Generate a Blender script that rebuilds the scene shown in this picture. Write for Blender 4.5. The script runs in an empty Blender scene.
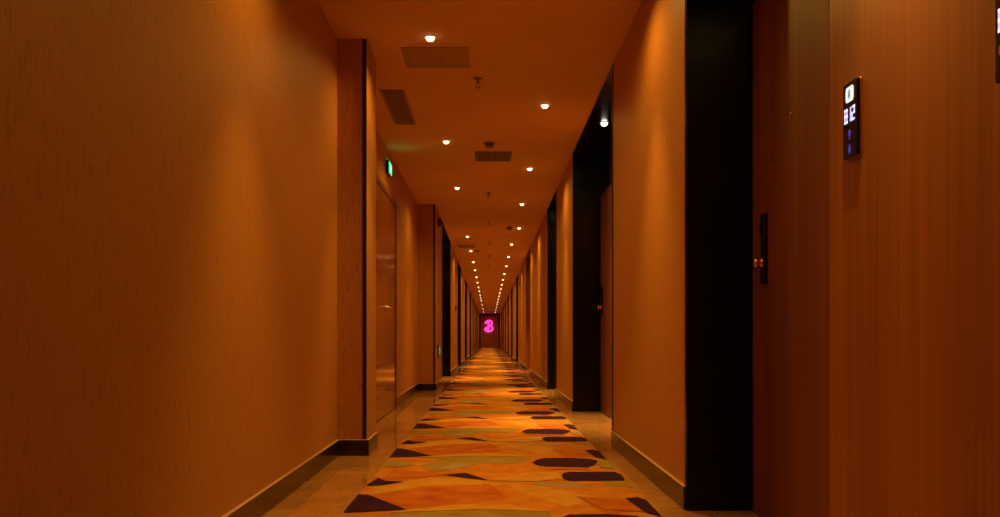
import bpy, bmesh, math, random
from mathutils import Vector, Matrix
random.seed(7)
S = bpy.context.scene
C = S.collection
PI = math.pi
H = 2.5            # ceiling height
YEND = 70.0        # far end of the corridor
YBACK = -2.0

# ------------------------------------------------------------------ materials
def mat(name, col, rough=.5, metal=0, spec=.5, emis=None, estr=0, sample=None, coat=0):
    m = bpy.data.materials.new(name); m.use_nodes = True
    b = m.node_tree.nodes['Principled BSDF']
    b.inputs['Base Color'].default_value = (*col, 1)
    b.inputs['Roughness'].default_value = rough
    b.inputs['Metallic'].default_value = metal
    b.inputs['Specular IOR Level'].default_value = spec
    b.inputs['Coat Weight'].default_value = coat
    if emis:
        b.inputs['Emission Color'].default_value = (*emis, 1)
        b.inputs['Emission Strength'].default_value = estr
    if sample: m.cycles.emission_sampling = sample
    return m

def nodes(m):
    nt = m.node_tree
    return nt, nt.nodes, nt.links, nt.nodes['Principled BSDF']

def coords(m, scale):
    nt, N, L, b = nodes(m)
    tc = N.new('ShaderNodeTexCoord'); mp = N.new('ShaderNodeMapping')
    mp.inputs['Scale'].default_value = scale
    L.new(tc.outputs['Object'], mp.inputs['Vector'])
    return mp.outputs['Vector']

def noise(m, vec, scale, detail=3, rough=.5):
    nt, N, L, b = nodes(m)
    n = N.new('ShaderNodeTexNoise'); n.inputs['Scale'].default_value = scale
    n.inputs['Detail'].default_value = detail; n.inputs['Roughness'].default_value = rough
    L.new(vec, n.inputs['Vector']); return n.outputs['Fac']

def ramp(m, fac, stops):
    nt, N, L, b = nodes(m)
    r = N.new('ShaderNodeValToRGB'); e = r.color_ramp.elements
    while len(e) < len(stops): e.new(.5)
    for i, (p, c) in enumerate(stops):
        e[i].position = p; e[i].color = (*c, 1)
    L.new(fac, r.inputs['Fac']); return r.outputs['Color']

def mixc(m, f, a, b_, blend='MULTIPLY'):
    nt, N, L, b = nodes(m)
    x = N.new('ShaderNodeMix'); x.data_type = 'RGBA'; x.blend_type = blend
    if isinstance(f, float): x.inputs[0].default_value = f
    else: L.new(f, x.inputs[0])
    L.new(a, x.inputs[6]); L.new(b_, x.inputs[7]); return x.outputs[2]

def bump(m, h, s, d=.002):
    nt, N, L, b = nodes(m)
    x = N.new('ShaderNodeBump'); x.inputs['Strength'].default_value = s; x.inputs['Distance'].default_value = d
    L.new(h, x.inputs['Height']); L.new(x.outputs['Normal'], b.inputs['Normal'])

def base(m, c):
    nt, N, L, b = nodes(m); L.new(c, b.inputs['Base Color'])

# wallpaper: warm beige, scattered short vertical flecks
M_wall = mat('wallpaper', (.6, .42, .2), .5, spec=.3)
v = coords(M_wall, (60, 60, 17)); fl = noise(M_wall, v, 1, 1)
c1 = ramp(M_wall, fl, [(0, (.50, .235, .06)), (.60, (.50, .235, .06)), (.70, (.41, .185, .045))])
v2 = coords(M_wall, (260, 260, 30)); fb = noise(M_wall, v2, 1, 2)
c2 = ramp(M_wall, fb, [(.3, (.86, .86, .86)), (.7, (1, 1, 1))])
base(M_wall, mixc(M_wall, 1.0, c1, c2)); bump(M_wall, fb, .15)

M_ceil = mat('ceiling_paint', (.66, .46, .26), .7, spec=.2)
v = coords(M_ceil, (1, 1, 1)); n = noise(M_ceil, v, 1.3, 4)
base(M_ceil, ramp(M_ceil, n, [(.3, (.63, .40, .20)), (.7, (.69, .45, .23))]))

# polished brown marble tiles
M_floor = mat('polished_marble', (.4, .25, .12), .045, spec=.8)
v = coords(M_floor, (1, 1, 1)); n = noise(M_floor, v, 3.5, 8, .62)
c1 = ramp(M_floor, n, [(.3, (.32, .155, .05)), (.5, (.44, .235, .08)), (.7, (.54, .31, .12))])
nt, N, L, b = nodes(M_floor)
br = N.new('ShaderNodeTexBrick'); L.new(coords(M_floor, (1, 1, 1)), br.inputs['Vector'])
br.offset = 0; br.inputs['Scale'].default_value = 1; br.inputs['Brick Width'].default_value = 40
br.inputs['Row Height'].default_value = .8; br.inputs['Mortar Size'].default_value = .0025
br.inputs['Color1'].default_value = (1, 1, 1, 1); br.inputs['Color2'].default_value = (1, 1, 1, 1)
br.inputs['Mortar'].default_value = (.35, .3, .25, 1)
base(M_floor, mixc(M_floor, 1.0, c1, br.outputs['Color']))
n2 = noise(M_floor, v, 2.2, 2); bump(M_floor, n2, .03, .01)

M_base = mat('dark_marble', (.05, .028, .015), .22, spec=.4)
n = noise(M_base, coords(M_base, (1, 1, 1)), 9, 6)
base(M_base, ramp(M_base, n, [(.35, (.015, .007, .004)), (.65, (.04, .02, .01))]))

M_edgelight = mat('skirting_edge_highlight', (.55, .40, .24), .3)  # pale strip colour: painted highlight along the top edge of the skirting
M_black = mat('black_lacquer', (.003, .0025, .003), .22, spec=.25)
M_blackmetal = mat('black_metal', (.02, .012, .014), .3, .6)
M_void = mat('black_rubber', (.01, .01, .01), .6)

def wood(name, a, b_, rough, spec=.4):
    m = mat(name, a, rough, spec=spec)
    g = noise(m, coords(m, (55, 55, 1.1)), 1, 6, .6)
    k = noise(m, coords(m, (7, 7, .35)), 1, 3, .5)
    c1 = ramp(m, g, [(.3, b_), (.7, a)])
    c2 = ramp(m, k, [(.35, (.72, .68, .64)), (.65, (1, 1, 1))])
    base(m, mixc(m, 1.0, c1, c2)); bump(m, g, .03, .001)
    return m
M_panel = wood('veneer_panel', (.43, .15, .035), (.29, .095, .02), .4)
M_door = wood('stained_door', (.24, .075, .035), (.15, .042, .02), .48)
M_doorL = wood('glossy_door', (.27, .085, .035), (.18, .05, .02), .10)
M_end = wood('light_veneer_door', (.75, .28, .07), (.6, .2, .05), .4)
M_steel = mat('brushed_steel', (.5, .36, .25), .3, .9)
M_grille = mat('grille_paint', (.26, .14, .08), .5)
M_grilled = mat('grille_cavity', (.05, .025, .015), .7)
M_hatch = mat('hatch_paint', (.42, .28, .15), .6)
M_ring = mat('downlight_ring', (.7, .55, .36), .35)
M_lens = mat('downlight_lens', (.9, .8, .6), .4, emis=(1, .66, .32), estr=4.5, sample='NONE')
M_lensw = mat('downlight_lens_white', (.9, .9, .9), .4, emis=(1, .90, .80), estr=6, sample='NONE')
M_green = mat('exit_glow', (0, .2, .08), .4, emis=(.02, 1, .22), estr=1.6)
M_greendim = mat('exit_panel_dim', (.02, .12, .04), .35, emis=(.10, .35, .07), estr=.22)
M_mark = mat('exit_mark', (.6, .9, .7), .4, emis=(.45, 1, .6), estr=2.0, sample='NONE')
M_glass = mat('black_glass', (.005, .003, .010), .25, spec=.2)
M_white = mat('lit_white', (.8, .9, .9), .4, emis=(.70, .88, .86), estr=1.0, sample='NONE')
M_whiteb = mat('lit_bluewhite', (.7, .75, .95), .4, emis=(.52, .58, .95), estr=.95, sample='NONE')
M_blue = mat('lit_blue', (.05, .05, .5), .4, emis=(.04, .05, .60), estr=.4, sample='NONE')
M_redi = mat('lit_red', (.4, .02, .03), .4, emis=(.35, .01, .03), estr=.25, sample='NONE')
M_pink = mat('neon_pink', (1, .1, .7), .4, emis=(.95, .08, .62), estr=1.1)
M_brass = mat('brass', (.7, .35, .14), .25, 1)

def carpet_mat(name, a, b_):
    m = mat(name, a, .95, spec=.08)
    n = noise(m, coords(m, (1, 1, 1)), 7, 5, .65)
    f = noise(m, coords(m, (1, 1, 1)), 420, 1)
    c1 = ramp(m, n, [(.32, b_), (.68, a)]); c2 = ramp(m, f, [(.3, (.78, .78, .78)), (.7, (1, 1, 1))])
    base(m, mixc(m, 1.0, c1, c2)); bump(m, f, .5, .002)
    return m
CM = {'base': carpet_mat('carpet_orange', (.56, .25, .028), (.40, .135, .014)),
      'dark': carpet_mat('carpet_aubergine', (.045, .012, .06), (.028, .007, .035)),
      'red': carpet_mat('carpet_rust', (.52, .17, .022), (.34, .085, .014)),
      'olive': carpet_mat('carpet_olive', (.36, .26, .07), (.25, .165, .045)),
      'gold': carpet_mat('carpet_gold', (.58, .33, .05), (.46, .21, .03)),
      'grey': carpet_mat('carpet_taupe', (.38, .30, .22), (.30, .22, .15))}

# ------------------------------------------------------------------ helpers
def box(bm, x0, x1, y0, y1, z0, z1, mi=0):
    vs = [bm.verts.new((x, y, z)) for x in (x0, x1) for y in (y0, y1) for z in (z0, z1)]
    for f in ((0,1,3,2), (4,6,7,5), (0,4,5,1), (2,3,7,6), (0,2,6,4), (1,5,7,3)):
        fc = bm.faces.new([vs[i] for i in f]); fc.material_index = mi

def tube(bm, pts, r, n=10, closed=False):
    pts = [Vector(p) for p in pts]; rings = []; k = len(pts)
    for i, p in enumerate(pts):
        a = pts[(i-1) % k] if (closed or i) else pts[0]
        c = pts[(i+1) % k] if (closed or i < k-1) else pts[-1]
        t = (c-a).normalized()
        u = t.cross(Vector((0, 1, 0)))
        if u.length < .05: u = t.cross(Vector((1, 0, 0)))
        u.normalize(); w = t.cross(u)
        rings.append([bm.verts.new(p + (u*math.cos(2*PI*j/n) + w*math.sin(2*PI*j/n))*r) for j in range(n)])
    for i in range(k if closed else k-1):
        A, B = rings[i], rings[(i+1) % k]
        for j in range(n): bm.faces.new((A[j], A[(j+1) % n], B[(j+1) % n], B[j]))
    if not closed:
        bm.faces.new(rings[0]); bm.faces.new(rings[-1][::-1])

def lathe(bm, prof, n=28, org=(0, 0, 0), axis='Z'):
    rings = []
    def P(r, h, a):
        x, y = r*math.cos(a), r*math.sin(a)
        q = {'Z': (x, y, h), 'X': (h, x, y), 'Y': (x, h, y)}[axis]
        return Vector(org) + Vector(q)
    for r, h in prof:
        rings.append([bm.verts.new(P(0, h, 0))] if r < 1e-6 else [bm.verts.new(P(r, h, 2*PI*j/n)) for j in range(n)])
    for A, B in zip(rings, rings[1:]):
        for j in range(n):
            k = (j+1) % n
            if len(A) == 1: bm.faces.new((A[0], B[j], B[k]))
            elif len(B) == 1: bm.faces.new((A[j], A[k], B[0]))
            else: bm.faces.new((A[j], A[k], B[k], B[j]))

def prism(bm, poly, f, t0, t1):
    """poly: 2-D outline; f(a, b, t) -> 3-D point"""
    A = [bm.verts.new(f(a, b, t0)) for a, b in poly]; B = [bm.verts.new(f(a, b, t1)) for a, b in poly]
    bm.faces.new(A); bm.faces.new(B[::-1])
    for i in range(len(A)):
        j = (i+1) % len(A); bm.faces.new((A[i], B[i], B[j], A[j]))

def obj(name, bm, m, parent=None, bevel=0, smooth=False, kind=None, recalc=True):
    if recalc: bmesh.ops.recalc_face_normals(bm, faces=bm.faces)
    me = bpy.data.meshes.new(name); bm.to_mesh(me); bm.free()
    for x in (m if isinstance(m, (list, tuple)) else [m]): me.materials.append(x)
    o = bpy.data.objects.new(name, me); C.objects.link(o)
    if smooth:
        for p in me.polygons: p.use_smooth = True
    if parent: o.parent = parent
    if kind: o['kind'] = kind
    if bevel:
        b = o.modifiers.new('bevel', 'BEVEL'); b.width = bevel; b.segments = 2; b.limit_method = 'ANGLE'
    return o

def empty(name, loc, label, cat, group=None):
    o = bpy.data.objects.new(name, None); C.objects.link(o)
    o.location = loc; o.empty_display_size = .1
    tag(o, label, cat, group); return o

def tag(o, label, cat, group=None):
    o['label'] = label; o['category'] = cat
    if group: o['group'] = group
    elif 'group' in o: del o['group']
    return o

def dup(root, loc, label, cat, group=None):
    r = root.copy(); C.objects.link(r); r.location = loc; tag(r, label, cat, group)
    for ch in list(root.children):
        c = ch.copy(); C.objects.link(c); c.parent = r
        for g in list(ch.children):
            d = g.copy(); C.objects.link(d); d.parent = c
    return r

NB = bmesh.new
def struct(name, bm, m, bevel=0): return obj(name, bm, m, None, bevel, kind='structure')

# ------------------------------------------------------------------ wall lines (x, y) along the corridor
XL, XR, RD = -.72, .812, .273            # corridor faces, recess depth
LREC = [(14.8, 17.9), (22.1, 24.5), (28.7, 31.2), (36.0, 38.5), (42.6, 44.8), (49.0, 51.2), (55.4, 57.6), (61.8, 64.0)]
RREC = [(1.0, 3.96), (6.32, 9.28), (11.6, 13.3), (26.8, 28.6), (33.0, 35.2), (39.8, 42.0), (46.6, 48.8), (53.4, 55.6), (60.2, 62.4)]
RBROWN = (19.2, 21.2)
PY = 12.95
left = [(-.911, YBACK), (-.911, 5.79), (-.733, 5.79), (-.733, 6.26), (-.96, 6.26), (-.96, PY), (XL, PY)]
for a, b in LREC: left += [(XL, a), (XL-RD, a), (XL-RD, b), (XL, b)]
left += [(XL, YEND)]
right = [(XR, YBACK)]
for a, b in sorted(RREC + [RBROWN]): right += [(XR, a), (XR+RD, a), (XR+RD, b), (XR, b)]
right += [(XR, YEND)]
bm = NB(); prism(bm, left + [(-1.4, YEND), (-1.4, YBACK)], lambda a, b, t: (a, b, t), 0, H); struct('wall_left', bm, M_wall)
bm = NB(); prism(bm, right + [(1.5, YEND), (1.5, YBACK)], lambda a, b, t: (a, b, t), 0, H); struct('wall_right', bm, M_wall)
bm = NB(); box(bm, -1.4, 1.5, YEND, YEND+.15, 0, H); struct('wall_back', bm, M_wall)
bm = NB(); box(bm, -1.4, 1.5, YBACK, YEND+.15, -.1, 0); struct('floor', bm, M_floor)
bm = NB(); box(bm, -1.4, 1.5, YBACK, YEND+.15, H, H+.1); struct('ceiling', bm, M_ceil)

# ------------------------------------------------------------------ skirting: runs along every wallpapered face
BT, BH = .014, .098
def base_x(bm, x, s, y0, y1, e0=0, e1=0):        # face parallel to the corridor; s = +1 when the room is on +x
    box(bm, min(x, x+s*BT), max(x, x+s*BT), y0-e0, y1+e1, .0005, BH-.004)
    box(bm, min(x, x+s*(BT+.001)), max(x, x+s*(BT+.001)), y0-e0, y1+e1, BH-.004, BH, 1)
bm = NB()
base_x(bm, -.911, 1, YBACK, 5.79-BT)
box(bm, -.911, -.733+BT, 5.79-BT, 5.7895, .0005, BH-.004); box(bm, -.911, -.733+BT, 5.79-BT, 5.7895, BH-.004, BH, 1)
base_x(bm, -.733, 1, 5.79, 6.26)
base_x(bm, -.96, 1, 9.75, PY-BT)
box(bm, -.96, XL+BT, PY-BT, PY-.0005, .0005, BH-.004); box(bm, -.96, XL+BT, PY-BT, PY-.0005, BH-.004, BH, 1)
y = PY
for a, b in LREC: base_x(bm, XL, 1, y, a); y = b
base_x(bm, XL, 1, y, YEND-.01)
struct('baseboard_left', bm, [M_base, M_edgelight], .0015)
bm = NB(); y = YBACK
for a, b in sorted(RREC + [RBROWN]): base_x(bm, XR, -1, y, a); y = b
base_x(bm, XR, -1, y, YEND-.01)
struct('baseboard_right', bm, [M_base, M_edgelight], .0015)

# ------------------------------------------------------------------ doors and door recesses
DH = 2.06
dn = [0]; tn = [0]
def fittings(parent, x, s, yk, ym, hz=1.05):
    """lock plate, knob and door viewer on the face at x; s points to the room; yk lock position, ym middle"""
    bm = NB(); box(bm, min(x, x+s*.014), max(x, x+s*.014), yk-.026, yk+.026, hz-.135, hz+.135)
    lp = obj('lock_plate', bm, M_blackmetal, parent, .003)
    bm = NB(); lathe(bm, [(0, 0), (.022, 0), (.024, s*.006), (.011, s*.010), (.010, s*.014), (.020, s*.018), (.023, s*.026), (.017, s*.034), (0, s*.036)],
                     20, (x+s*.014, yk, hz-.055), 'X')
    kb = obj('door_knob', bm, M_brass, lp, smooth=True)
    bm = NB(); box(bm, min(x+s*.014, x+s*.02), max(x+s*.014, x+s*.02), yk-.012, yk+.012, hz+.055, hz+.095)
    obj('card_reader', bm, M_glass, lp, .002)
    bm = NB(); lathe(bm, [(0, 0), (.009, 0), (.010, s*.003), (.006, s*.005), (0, s*.0035)], 16, (x, ym, 1.495), 'X')
    obj('door_viewer', bm, M_steel, parent, smooth=True)

def leaf(x, s, y0, y1, lock_far, m=M_door):
    dn[0] += 1
    bm = NB(); box(bm, min(x, x+s*.018), max(x, x+s*.018), y0+.004, y1-.004, .006, DH-.004)
    d = struct('door_%d' % dn[0], bm, m, .003)
    fittings(d, x+s*.018, s, (y1-.19) if lock_far else (y0+.19), (y0+y1)/2 + (-.06 if lock_far else .06))
    return d

def recess(side, y0, y1, double, brown=False):
    s = -side                                   # direction towards the room
    xw = XR if side > 0 else XL; xb = xw + side*RD
    black = M_door if brown else M_black
    T = .02
    def bx(bm, a, b, *r): box(bm, min(a, b), max(a, b), *r)
    # jamb linings, head panel over the doors, dropped soffit
    tn[0] += 1
    bm = NB()
    bx(bm, xw+s*.006, xb, y0, y0+T, .0005, H-.001)
    bx(bm, xw+s*.006, xb, y1-T, y1, .0005, H-.001)
    bx(bm, xb+s*.012, xb, y0+T, y1-T, DH, H-.001)
    bx(bm, xw+s*.006, xb+s*.012, y0+T, y1-T, H-.021, H-.001)
    struct('trim_%d' % tn[0], bm, black, .002)
    # thin dark edge strips on the two wall corners
    for yy in (y0-.016, y1):
        tn[0] += 1
        bm = NB(); bx(bm, xw+s*.007, xw-s*.001, yy, yy+.016, BH, H-.001)
        struct('trim_%d' % tn[0], bm, M_blackmetal, .002)
    a, b = y0+T, y1-T
    if double:
        w = .885; mid0, mid1 = a+.03+w, b-.03-w
        leaf(xb, s, a+.03, a+.03+w, False); leaf(xb, s, b-.03-w, b-.03, True)
        tn[0] += 1
        bm = NB(); bx(bm, xb, xb+s*.02, mid0+.004, mid1-.004, .0005, DH-.004)
        struct('trim_%d' % tn[0], bm, M_panel, .002)
    else:
        c = (a+b)/2; w = min(.86, b-a-.1)
        leaf(xb, s, c-w/2, c+w/2, True)
        for p, q in ((a, c-w/2), (c+w/2, b)):
            tn[0] += 1
            bm = NB(); bx(bm, xb, xb+s*.02, p+.001, q-.001, .0005, DH-.002)
            struct('trim_%d' % tn[0], bm, M_panel, .002)
for i, (a, b) in enumerate(RREC): recess(1, a, b, i < 2)
recess(1, *RBROWN, False, True)
for a, b in LREC: recess(-1, a, b, b-a > 3)

# double door of the service room on the left wall
for y0, y1, far in ((7.90, 8.80, True), (8.80, 9.70, False)):
    dn[0] += 1
    bm = NB(); box(bm, -.96, -.94, y0+.003, y1-.003, .006, 2.02)
    d = struct('door_%d' % dn[0], bm, M_doorL, .003)
    yk = y1-.06 if far else y0+.06
    bm = NB(); lathe(bm, [(0, 0), (.026, 0), (.026, .006), (.012, .010), (.010, .045)], 20, (-.94, yk, .98), 'X')
    tube(bm, [(-.897, yk, .98), (-.893, yk + (-.05 if far else .05), .978), (-.895, yk + (-.12 if far else .12), .975)], .009, 10)
    obj('lever_handle', bm, M_steel, d, smooth=True)
tn[0] += 1
bm = NB()
box(bm, -.96, -.930, 7.85, 7.90, .0005, 2.07); box(bm, -.96, -.930, 9.70, 9.75, .0005, 2.07); box(bm, -.96, -.930, 7.90, 9.70, 2.022, 2.07)
struct('trim_%d' % tn[0], bm, M_door, .003)

# metal strips on the two projecting wall piers
for x1, yy in ((-.736, 5.79), (XL-.004, PY)):
    tn[0] += 1
    bm = NB(); box(bm, x1-.022, x1+.001, yy-.006, yy+.002, BH+.003, H-.001)
    struct('trim_%d' % tn[0], bm, M_blackmetal, .001)

# end of the corridor: framed double door
tn[0] += 1
bm = NB()
box(bm, -.72, -.60, YEND-.03, YEND-.001, .0005, 2.42); box(bm, .66, .78, YEND-.03, YEND-.001, .0005, 2.42); box(bm, -.60, .66, YEND-.03, YEND-.001, 2.32, 2.42)
struct('trim_%d' % tn[0], bm, M_door, .002)
for x0, x1, k in ((-.60, .03, 1), (.03, .66, -1)):
    dn[0] += 1
    bm = NB(); box(bm, x0+.003, x1-.003, YEND-.02, YEND-.001, .004, 2.318)
    d = struct('door_%d' % dn[0], bm, M_end, .003)
    xx = .03 - k*.07
    bm = NB(); tube(bm, [(xx, YEND-.02, 1.2), (xx, YEND-.07, 1.2), (xx, YEND-.07, .85), (xx, YEND-.02, .85)], .012, 8)
    obj('pull_handle', bm, M_steel, d, smooth=True)

# ------------------------------------------------------------------ patterned carpet runner
CX0, CX1 = -.583, .675
PAT = [
('gold', [(-0.558, 4.524), (-0.295, 4.832), (-0.145, 4.822), (0.091, 4.635), (0.033, 4.56), (-0.281, 4.588), (-0.507, 4.326)], 1),
('red', [(-0.507, 4.326), (-0.277, 4.524), (0.005, 4.616), (0.083, 4.206), (-0.121, 4.019), (-0.334, 3.916), (-0.55, 4.245)], 1),
('olive', [(-0.41, 3.804), (-0.291, 3.95), (0.004, 3.984), (0.245, 3.882), (0.24, 3.73), (-.1, 3.76)], 3),
('gold', [(0.091, 4.616), (0.232, 4.56), (0.466, 4.245), (0.326, 3.984), (0.14, 4.367)], 2),
('grey', [(0.209, 4.682), (0.437, 4.635), (0.469, 4.524), (0.232, 4.56)], 3),
('red', [(0.417, 4.019), (0.488, 4.206), (0.613, 3.95), (0.477, 3.804)], 1),
('olive', [(0.549, 4.731), (0.677, 4.751), (0.69, 4.497), (0.547, 4.588)], 2),
('red', [(-0.539, 4.731), (-0.502, 5.103), (-0.307, 5.024), (-0.178, 4.916), (-0.369, 4.811)], 1),
('olive', [(-0.372, 5.281), (-0.256, 5.607), (-0.03, 5.706), (0.248, 5.566), (0.172, 5.344), (-0.078, 5.344), (-0.185, 5.103), (-0.307, 5.024)], 2),
('olive', [(-.583, 5.25), (-.583, 5.52), (-.45, 5.45), (-.40, 5.3), (-.50, 5.2)], 3),
('grey', [(-0.28, 5.12), (-0.21, 5.3), (-0.08, 5.33), (-0.185, 5.103)], 3),
('gold', [(-0.438, 5.63), (-0.139, 5.83), (0.10, 5.80), (0.25, 5.66), (-0.03, 5.715)], 3),
('gold', [(0.0, 4.72), (.2, 5.0), (.36, 5.02), (.366, 4.88), (.369, 4.78), (.22, 4.69)], 2),
('red', [(0.24, 5.20), (.33, 5.12), (.55, 5.10), (.52, 5.185), (.33, 5.221)], 1),
('red', [(0.383, 6.03), (0.601, 5.96), (0.638, 5.649), (0.467, 5.706)], 2),
('olive', [(.60, 5.50), (.675, 5.5), (.675, 5.12), (.60, 5.2)], 2),
('dark', [(-0.583, 4.30), (-0.535, 4.285), (-0.334, 3.916), (-0.583, 3.849)], 4),
('dark', [(-0.232, 4.916), (-0.119, 4.98), (-0.002, 4.721), (-0.145, 4.832)], 4),
('dark', [(-0.583, 4.56), (-0.551, 4.80), (-0.507, 4.702), (-0.41, 4.682), (-0.507, 4.569)], 4),
('dark', [(0.24, 5.382), (0.271, 5.512), (0.32, 5.59), (0.46, 5.60), (0.577, 5.556), (0.617, 5.459), (0.572, 5.281), (0.521, 5.185), (0.33, 5.221), (0.268, 5.281)], 4),
('dark', [(0.366, 4.884), (0.384, 4.969), (0.418, 5.013), (0.655, 5.013), (0.672, 4.916), (0.672, 4.771), (0.655, 4.712), (0.393, 4.712), (0.369, 4.781)], 4),
('dark', [(0.591, 5.976), (0.65, 6.0), (0.675, 5.93), (0.675, 5.539), (0.621, 5.649)], 4),
]
order = ['base', 'dark', 'red', 'olive', 'gold', 'grey']
bm = NB(); box(bm, CX0, CX1, YBACK+.02, YEND-.25, .0005, .007)
PER = 1.785
for k in range(-3, 36):
    for idx, (c, poly, lv) in enumerate(PAT):
        pts = [(max(CX0+.001, min(CX1-.001, x)), y+k*PER) for x, y in poly]
        if min(p[1] for p in pts) < YBACK+.05 or max(p[1] for p in pts) > YEND-.3: continue
        if sum(p[0]*q[1]-q[0]*p[1] for p, q in zip(pts, pts[1:]+pts[:1])) < 0: pts.reverse()
        f = bm.faces.new([bm.verts.new((x, y, .007+.0002*(1+idx))) for x, y in pts]); f.material_index = order.index(c)
cp = obj('carpet_runner', bm, [CM[k] for k in order], recalc=False)
tag(cp, 'long orange carpet runner with dark aubergine and olive angular shapes on marble floor', 'carpet')

# ------------------------------------------------------------------ downlights
BEAM = 4.8
WARM = (1.0, .49, .075)
def make_downlight(lens, col, energy, loc, label, group, size=160, beam=BEAM):
    t = empty('ceiling_downlight', loc, label, 'ceiling light', group)
    bm = NB(); lathe(bm, [(.0265, -.001), (.0265, -.003), (.030, -.005), (.037, -.004), (.040, -.0005)], 28)
    obj('trim_ring', bm, M_ring, t, smooth=True)
    bm = NB(); lathe(bm, [(.026, -.002), (.026, -.008), (.024, -.016), (.018, -.023), (.009, -.026), (0, -.027)], 24)
    obj('lens', bm, lens, t, smooth=True)
    L = bpy.data.lights.new('downlight_lamp', 'SPOT'); L.energy = energy; L.color = col
    L.spot_size = math.radians(size); L.spot_blend = .7; L.shadow_soft_size = .02
    lo = bpy.data.objects.new('downlight_lamp', L); C.objects.link(lo); lo.parent = t; lo.location = (0, 0, -.06)
    B = bpy.data.lights.new('downlight_beam', 'SPOT'); B.energy = energy*beam; B.color = col      # the tight centre of the reflector's beam
    B.spot_size = math.radians(66); B.spot_blend = 1; B.shadow_soft_size = .02
    lo = bpy.data.objects.new('downlight_beam', B); C.objects.link(lo); lo.parent = t; lo.location = (0, 0, -.06)
    return t
E_MAIN = 24.0
ORD = 'first second third fourth fifth sixth seventh eighth ninth tenth eleventh twelfth thirteenth fourteenth fifteenth sixteenth seventeenth eighteenth nineteenth twentieth'.split() + ['twenty-first', 'twenty-second', 'twenty-third', 'twenty-fourth', 'twenty-fifth']
LL = [(-.35, 5.75), (-.39, 8.79), (-.38, 11.5), (-.38, 17.0), (-.37, 19.8), (-.37, 22.7), (-.37, 25.4), (-.37, 28.3), (-.37, 31.1), (-.37, 33.9),
      (-.37, 36.7), (-.37, 40.2), (-.37, 43.0), (-.37, 46.0), (-.37, 52.0), (-.37, 59.0), (-.37, 66.5)]
RL = [(.43, 7.43), (.43, 10.2), (.44, 12.9), (.49, 15.7), (.43, 18.4), (.43, 21.25), (.43, 24.0), (.43, 26.9), (.43, 29.6), (.43, 32.3),
      (.43, 35.2), (.43, 38.2), (.43, 41.2), (.43, 44.4), (.43, 47.6), (.43, 50.8), (.43, 55.5), (.43, 61.5), (.43, 67.6)]
proto = None
for row, side in ((LL, 'left'), (RL, 'right')):
    for i, (x, y) in enumerate(row):
        lab = 'lit round recessed ceiling downlight, %s from the camera in the %s row' % (ORD[i], side)
        if side == 'left' and i == 0: lab = 'largest lit round ceiling downlight, just in front of the square ceiling hatch'
        if side == 'left' and i == 1: lab = 'lit round ceiling downlight left of the small dark air grille, second in left row'
        if side == 'right' and i == 0: lab = 'nearest lit round ceiling downlight of the right row, before the black door recess'
        g = 'ceiling downlights of the %s row' % side
        if proto is None: proto = make_downlight(M_lens, WARM, E_MAIN, (x, y, H), lab, g)
        else: dup(proto, (x, y, H), lab, 'ceiling light', g)
dup(proto, (-.40, 3.55, H), 'round recessed downlight over the nearest left wallpaper, above the picture edge', 'ceiling light', 'ceiling downlights of the left row')
dup(proto, (-.40, .55, H), 'added unseen downlight almost straight above the camera, brightening the near left wall', 'ceiling light', 'ceiling downlights of the left row')  # extra lamp out of view, added to brighten the near left wall
# one more of the right row above the camera, out of the frame, whose light falls on the nearest walls
dup(proto, (.43, 4.68, H), 'round recessed downlight over the nearest right wallpaper strip, above the picture edge', 'ceiling light', 'ceiling downlights of the right row')
rp = None
for i, (a, b) in enumerate(sorted(RREC)):
    y = (a+b)/2; x = .95
    if i == 1: y = 7.95
    if i == 0: x, y = .92, 2.44
    lab = ['downlight over the nearest wooden doors with the lit number signs', 'white lit downlight in the black soffit of the widest black door recess'][i] if i < 2 else \
        'downlight in the soffit of the %s black door recess on the right' % ORD[i]
    if i == 0: make_downlight(M_lensw, (1, .52, .11), 10.0, (x, y, H-.021), lab, 'door recess downlights', beam=11)
    elif rp is None: rp = make_downlight(M_lensw, (1, .52, .13), 14.0, (x, y, H-.021), lab, 'door recess downlights', beam=32)
    else: dup(rp, (x, y, H-.021), lab, 'ceiling light', 'door recess downlights')
for i, (a, b) in enumerate(LREC):
    dup(rp, (-.85, (a+b)/2+.2, H-.021), 'downlight in the soffit of the %s black door recess on the left' % ORD[i], 'ceiling light', 'door recess downlights')
dup(rp, (.95, 20.3, H-.021), 'downlight in the soffit of the brown wooden door recess on the right', 'ceiling light', 'door recess downlights')

# ------------------------------------------------------------------ ceiling fittings
def grille(x0, x1, y0, y1, along, n, label, mf=M_grille, cat='air vent', name='air_grille', cav=M_grilled, fr=.018):
    cx, cy = (x0+x1)/2, (y0+y1)/2; hx, hy = (x1-x0)/2, (y1-y0)/2
    t = empty(name, (cx, cy, H), label, cat)
    bm = NB()
    for r in ((-hx, hx, -hy, -hy+fr), (-hx, hx, hy-fr, hy), (-hx, -hx+fr, -hy+fr, hy-fr), (hx-fr, hx, -hy+fr, hy-fr)):
        box(bm, *r, -.010, -.0005)
    obj('frame', bm, mf, t, .002)
    bm = NB(); box(bm, -hx+fr, hx-fr, -hy+fr, hy-fr, -.002, -.0005); obj('cavity', bm, cav, t)
    bm = NB()
    for k in range(n):
        if along == 'y':
            c = -hx+fr + (k+.5)*(2*hx-2*fr)/n; w = (2*hx-2*fr)/n*.28; box(bm, c-w, c+w, -hy+fr, hy-fr, -.009, -.002)
        else:
            c = -hy+fr + (k+.5)*(2*hy-2*fr)/n; w = (2*hy-2*fr)/n*.28; box(bm, -hx+fr, hx-fr, c-w, c+w, -.009, -.002)
    obj('louvre', bm, mf, t)
    return t
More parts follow.
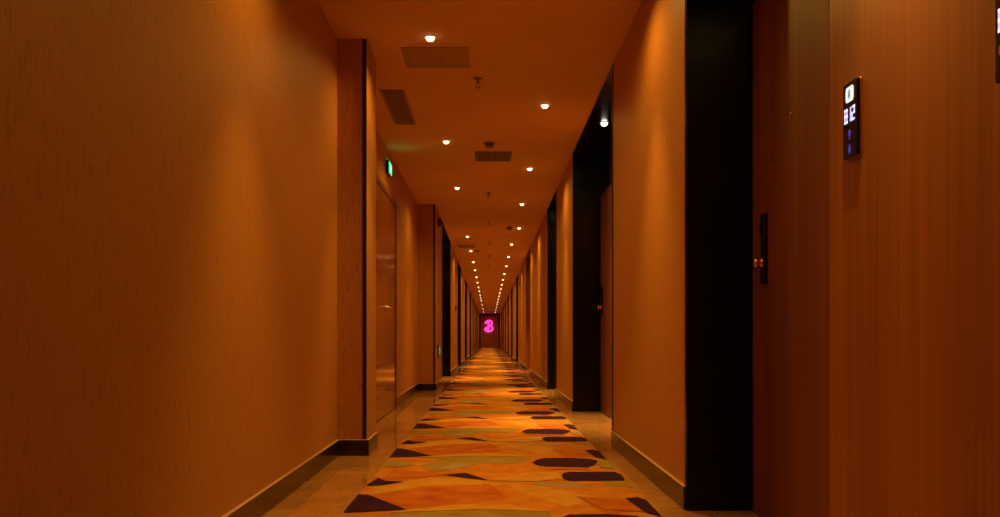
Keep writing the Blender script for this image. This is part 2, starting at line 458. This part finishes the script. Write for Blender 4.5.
grille(-.545, -.125, 5.95, 6.37, 'y', 16, 'faint square louvred ceiling hatch behind the largest downlight', M_hatch, 'ceiling hatch', 'ceiling_hatch', mat('hatch_cavity', (.36, .23, .12), .6), .012)
grille(-.79, -.613, 6.97, 8.07, 'x', 26, 'narrow dark brown air grille lying along the left edge of the ceiling')
grille(-.14, .22, 9.28, 9.75, 'y', 14, 'short dark air grille across the middle of the ceiling', mat('grille_dark', (.10, .05, .03), .5))
grille(-.60, -.28, 18.6, 19.2, 'y', 10, 'small far air grille in the ceiling on the left before the fourth downlight')

def sprinkler(x, y, label, root=None):
    if root: return dup(root, (x, y, H), label, 'sprinkler', 'ceiling sprinklers')
    t = empty('sprinkler_head', (x, y, H), label, 'sprinkler', 'ceiling sprinklers')
    bm = NB(); lathe(bm, [(0, -.0005), (.034, -.0005), (.032, -.007), (.014, -.010), (.012, -.016), (0, -.016)], 24); obj('escutcheon', bm, M_grille, t, smooth=True)
    bm = NB(); lathe(bm, [(.007, -.016), (.008, -.028), (.011, -.030), (.011, -.036), (0, -.037)], 14)
    tube(bm, [(-.009, 0, -.034), (-.014, 0, -.048), (-.004, 0, -.066)], .0028, 8); tube(bm, [(.009, 0, -.034), (.014, 0, -.048), (.004, 0, -.066)], .0028, 8)
    obj('body', bm, M_grille, t, smooth=True)
    bm = NB(); lathe(bm, [(0, -.065), (.017, -.066), (.017, -.069), (0, -.070)], 18); obj('deflector', bm, M_grille, t)
    return t
sp = sprinkler(-.076, 6.66, 'nearest brown sprinkler head hanging from the ceiling, right of the square hatch')
sprinkler(-.005, 11.9, 'second brown sprinkler head, in mid ceiling behind the short dark air grille', sp)
for k, y in enumerate((14.8, 17.97, 20.9, 24.0)):
    sprinkler(0, y, 'tiny sprinkler head in mid ceiling, %s from the camera' % ORD[k+2], sp)

t = smoke0 = empty('smoke_detector', (0.0, 8.86, H), 'round brown smoke detector just in front of the short dark air grille', 'smoke detector')
bm = NB(); lathe(bm, [(0, -.0005), (.052, -.0005), (.052, -.012), (.046, -.016), (0, -.016)], 32); obj('mounting_base', bm, M_grille, t, smooth=True)
bm = NB(); lathe(bm, [(.034, -.016), (.034, -.030), (.040, -.032), (.036, -.044), (.020, -.050), (0, -.051)], 32); obj('sensor_head', bm, M_grille, t, smooth=True)
dup(smoke0, (-.245, 19.7, H), 'small round smoke detector right of the fifth downlight of the left row', 'smoke detector')
dup(smoke0, (.33, 15.6, H), 'small round smoke detector left of the fourth downlight of the right row', 'smoke detector')

# ------------------------------------------------------------------ exit signs (running figure and arrow)
def sign_shapes(bm, x, w, h):
    f = lambda a, b, t: (t, a, b)
    def P(poly): prism(bm, [(-a*h, b*h) for a, b in poly], f, x, x+.0015)
    n = 14
    P([(.02+.10*math.cos(2*PI*i/n), .33+.10*math.sin(2*PI*i/n)) for i in range(n)])
    P([(-.10, .20), (.10, .18), (.02, -.08), (-.14, -.06)])
    P([(.08, .18), (.30, .04), (.26, -.02), (.04, .10)]); P([(-.08, .20), (-.30, .12), (-.34, -.02), (-.27, -.03), (-.23, .07), (-.06, .12)])
    P([(-.02, -.06), (.18, -.18), (.14, -.40), (.07, -.38), (.09, -.21), (-.10, -.12)]); P([(-.12, -.04), (-.02, -.12), (-.18, -.28), (-.42, -.30), (-.42, -.23), (-.22, -.20)])
    q = w/h*.5 - .25
    P([(-q-.1, .06), (-q+.05, .20), (-q+.05, .10), (-q+.42, .10), (-q+.42, .02), (-q+.05, .02), (-q+.05, -.08)])
t = empty('exit_sign', (-.955, 9.08, 2.30), 'bright green lit exit sign on the left wall above the brown double door', 'exit sign')
bm = NB(); box(bm, 0, .026, -.13, .13, -.062, .062); obj('housing', bm, M_blackmetal, t, .003)
bm = NB(); box(bm, .026, .029, -.118, .118, -.050, .050); obj('lit_panel', bm, M_green, t)
bm = NB(); sign_shapes(bm, .029, .236, .100); obj('pictogram', bm, M_mark, t)
bm = NB(); box(bm, .005, .021, -.11, .11, .062, .066); obj('lit_top_edge', bm, M_green, t)
t = empty('exit_sign', (XL, 13.75, .526), 'dim green low-level exit sign near the floor on the left wall pier', 'exit sign')
bm = NB(); box(bm, 0, .014, -.24, .24, -.085, .085); obj('housing', bm, M_blackmetal, t, .003)
bm = NB(); box(bm, .014, .017, -.20, .20, -.066, .066); obj('lit_panel', bm, M_greendim, t)
bm = NB(); sign_shapes(bm, .017, .40, .13); obj('pictogram', bm, mat('exit_mark_dim', (.5, .7, .4), .4, emis=(.5, .8, .35), estr=.45, sample='NONE'), t)
t = empty('emergency_light', (XL, 13.6, 2.33), 'small dark emergency light box high on the left wall pier', 'emergency light')
bm = NB(); box(bm, 0, .05, -.10, .10, -.05, .05); obj('housing', bm, M_grilled, t, .008)
bm = NB(); lathe(bm, [(0, 0), (.022, 0), (.024, .01), (.018, .018), (0, .02)], 18, (.05, -.045, 0), 'X'); obj('lamp_head', bm, M_blackmetal, t, smooth=True)
bm = NB(); lathe(bm, [(0, 0), (.022, 0), (.024, .01), (.018, .018), (0, .02)], 18, (.05, .045, 0), 'X'); obj('lamp_head', bm, M_blackmetal, t, smooth=True)

# red fire point on the far left wall
t = empty('fire_alarm_button', (XL, 20.2, 1.33), 'small dark red alarm button on left wall between first two black recesses', 'alarm button')
bm = NB(); box(bm, 0, .035, -.06, .06, -.06, .06); obj('housing', bm, mat('alarm_red', (.18, .015, .01), .4), t, .006)
bm = NB(); lathe(bm, [(0, 0), (.026, 0), (.026, .006), (0, .008)], 20, (.035, 0, 0), 'X'); obj('push_button', bm, M_grilled, t)

# ------------------------------------------------------------------ lit room number panels by the nearest doors
SEG = {'0': 'abcdef', '1': 'bc', '2': 'abged', '8': 'abcdefg'}
def digit(bm, ch, a0, b0, w, h, th, f, t0, t1):
    R = {'a': (0, w, h-th, h), 'g': (0, w, h/2-th/2, h/2+th/2), 'd': (0, w, 0, th), 'f': (0, th, h/2, h), 'b': (w-th, w, h/2, h), 'e': (0, th, 0, h/2), 'c': (w-th, w, 0, h/2)}
    for s in SEG[ch]:
        p, q, r, u = R[s]; prism(bm, [(a0+p, b0+r), (a0+q, b0+r), (a0+q, b0+u), (a0+p, b0+u)], f, t0, t1)
def rrect(w, h, r, ca=0, cb=0, n=5):
    o = []
    for sx, sy, a0 in ((1, 1, 0), (-1, 1, PI/2), (-1, -1, PI), (1, -1, 1.5*PI)):
        for i in range(n+1):
            a = a0 + i*PI/2/n; o.append((ca+sx*(w/2-r)+r*math.cos(a), cb+sy*(h/2-r)+r*math.sin(a)))
    return o
def panel(y, label, num, red):
    x = XR+RD-.0205
    t = empty('room_number_panel', (x, y, 1.342), label, 'room sign')
    f = lambda a, b, tt: (-tt, -a, b)          # a runs to the viewer's right, towards the camera
    bm = NB(); prism(bm, rrect(.106, .220, .006), f, 0, .016); obj('housing', bm, M_glass, t, .002)
    bm = NB(); prism(bm, rrect(.109, .223, .007), f, 0, .006); obj('metal_rim', bm, M_brass, t, .001)
    g0, g1 = .016, .0172
    if not red:
        bm = NB(); prism(bm, rrect(.058, .044, .010, 0, .073), f, g0, g1); obj('lit_tile', bm, M_white, t)
        bm = NB(); prism(bm, [(-.012, .063), (.012, .063), (.009, .069), (.008, .081), (.003, .087), (-.003, .087), (-.008, .081), (-.009, .069)], f, g1, g1+.0008)
        prism(bm, [(-.004, .057), (.004, .057), (.004, .061), (-.004, .061)], f, g1, g1+.0008)
        obj('bell_icon', bm, mat('icon_teal', (.25, .4, .45), .4, emis=(.3, .45, .5), estr=.5, sample='NONE'), t)
        yo, hh = -.008, .042
    else: yo, hh = -.008, .048
    bm = NB(); w = .022
    for i, ch in enumerate(num): digit(bm, ch, -.039+i*.028, yo, w, hh, .0062, f, g0, g1)
    obj('room_number', bm, M_whiteb, t)
    if red:
        bm = NB(); prism(bm, rrect(.05, .022, .008, -.012, -.046), f, g0, g1); obj('busy_icon', bm, M_redi, t)
    else:
        bm = NB(); prism(bm, [(.010*math.cos(2*PI*i/16), -.040+.010*math.sin(2*PI*i/16)) for i in range(16)], f, g0, g1)
        prism(bm, [(-.004, -.052), (.004, -.052), (.004, -.058), (-.004, -.058)], f, g0, g1)
        obj('call_icon', bm, M_blue, t)
        bm = NB(); prism(bm, [(-.009, -.098), (.009, -.098), (.011, -.082), (.004, -.080), (.004, -.073), (-.004, -.073), (-.004, -.080), (-.011, -.082)], f, g0, g1)
        obj('service_icon', bm, M_blue, t)
panel(2.805, 'black glass room panel with white tile, 812 and two blue icons', '812', False)
panel(1.947, 'black room number panel with a red icon, cut by the right picture edge', '810', True)

# ------------------------------------------------------------------ pink neon letter at the end of the corridor
def smoothpath(P, n=10, closed=False):
    out = []; k = len(P)
    rng = range(k) if closed else range(k-1)
    for i in rng:
        p0 = P[(i-1) % k] if closed or i else P[0]; p1 = P[i]; p2 = P[(i+1) % k]; p3 = P[(i+2) % k] if closed or i+2 < k else P[-1]
        for j in range(n):
            t = j/n
            out.append(tuple(.5*((2*b)+(-a+c)*t+(2*a-5*b+4*c-d)*t*t+(-a+3*b-3*c+d)*t**3) for a, b, c, d in zip(p0, p1, p2, p3)))
    if not closed: out.append(P[-1])
    return out
t = empty('neon_sign', (.0, YEND-.034, 1.57), 'glowing pink neon letter B on the door at the far end of the corridor', 'neon sign')
bm = NB()
B = [(-.27, .16), (-.20, .31), (-.02, .39), (.16, .35), (.22, .20), (.14, .07), (0, .03), (.18, -.02), (.27, -.16), (.20, -.31), (.02, -.39), (-.18, -.36), (-.29, -.24), (-.20, -.12), (-.08, -.22)]
tube(bm, [(a, -.06, b) for a, b in smoothpath(B, 8)], .062, 12)
tube(bm, [(a, -.06, b) for a, b in smoothpath([(-.03, .36), (-.05, .10), (-.03, -.12), (-.06, -.36)], 8)], .060, 12)
obj('neon_tube', bm, M_pink, t, smooth=True)
for a, b in ((-.02, .39), (.27, -.16), (-.18, -.36)):
    bm = NB(); tube(bm, [(a, -.06, b), (a, .012, b)], .012, 8); obj('tube_support', bm, M_steel, t)

# ------------------------------------------------------------------ world and camera
w = bpy.data.worlds.new('World'); S.world = w; w.use_nodes = True
w.node_tree.nodes['Background'].inputs[0].default_value = (0, 0, 0, 1)
w.node_tree.nodes['Background'].inputs[1].default_value = 0
cam = bpy.data.cameras.new('camera'); co = bpy.data.objects.new('camera', cam); C.objects.link(co)
co.location = (0, 0, .706); co.rotation_euler = (PI/2, 0, 0)
cam.sensor_width = 36; cam.lens = 965/1000*36; cam.shift_x = .011; cam.shift_y = .0795
cam.clip_start = .02; cam.clip_end = 200
S.camera = co
vs = S.view_settings
vs.view_transform = 'Standard'; vs.look = 'None'; vs.gamma = 1; vs.use_curve_mapping = False; vs.exposure = 0
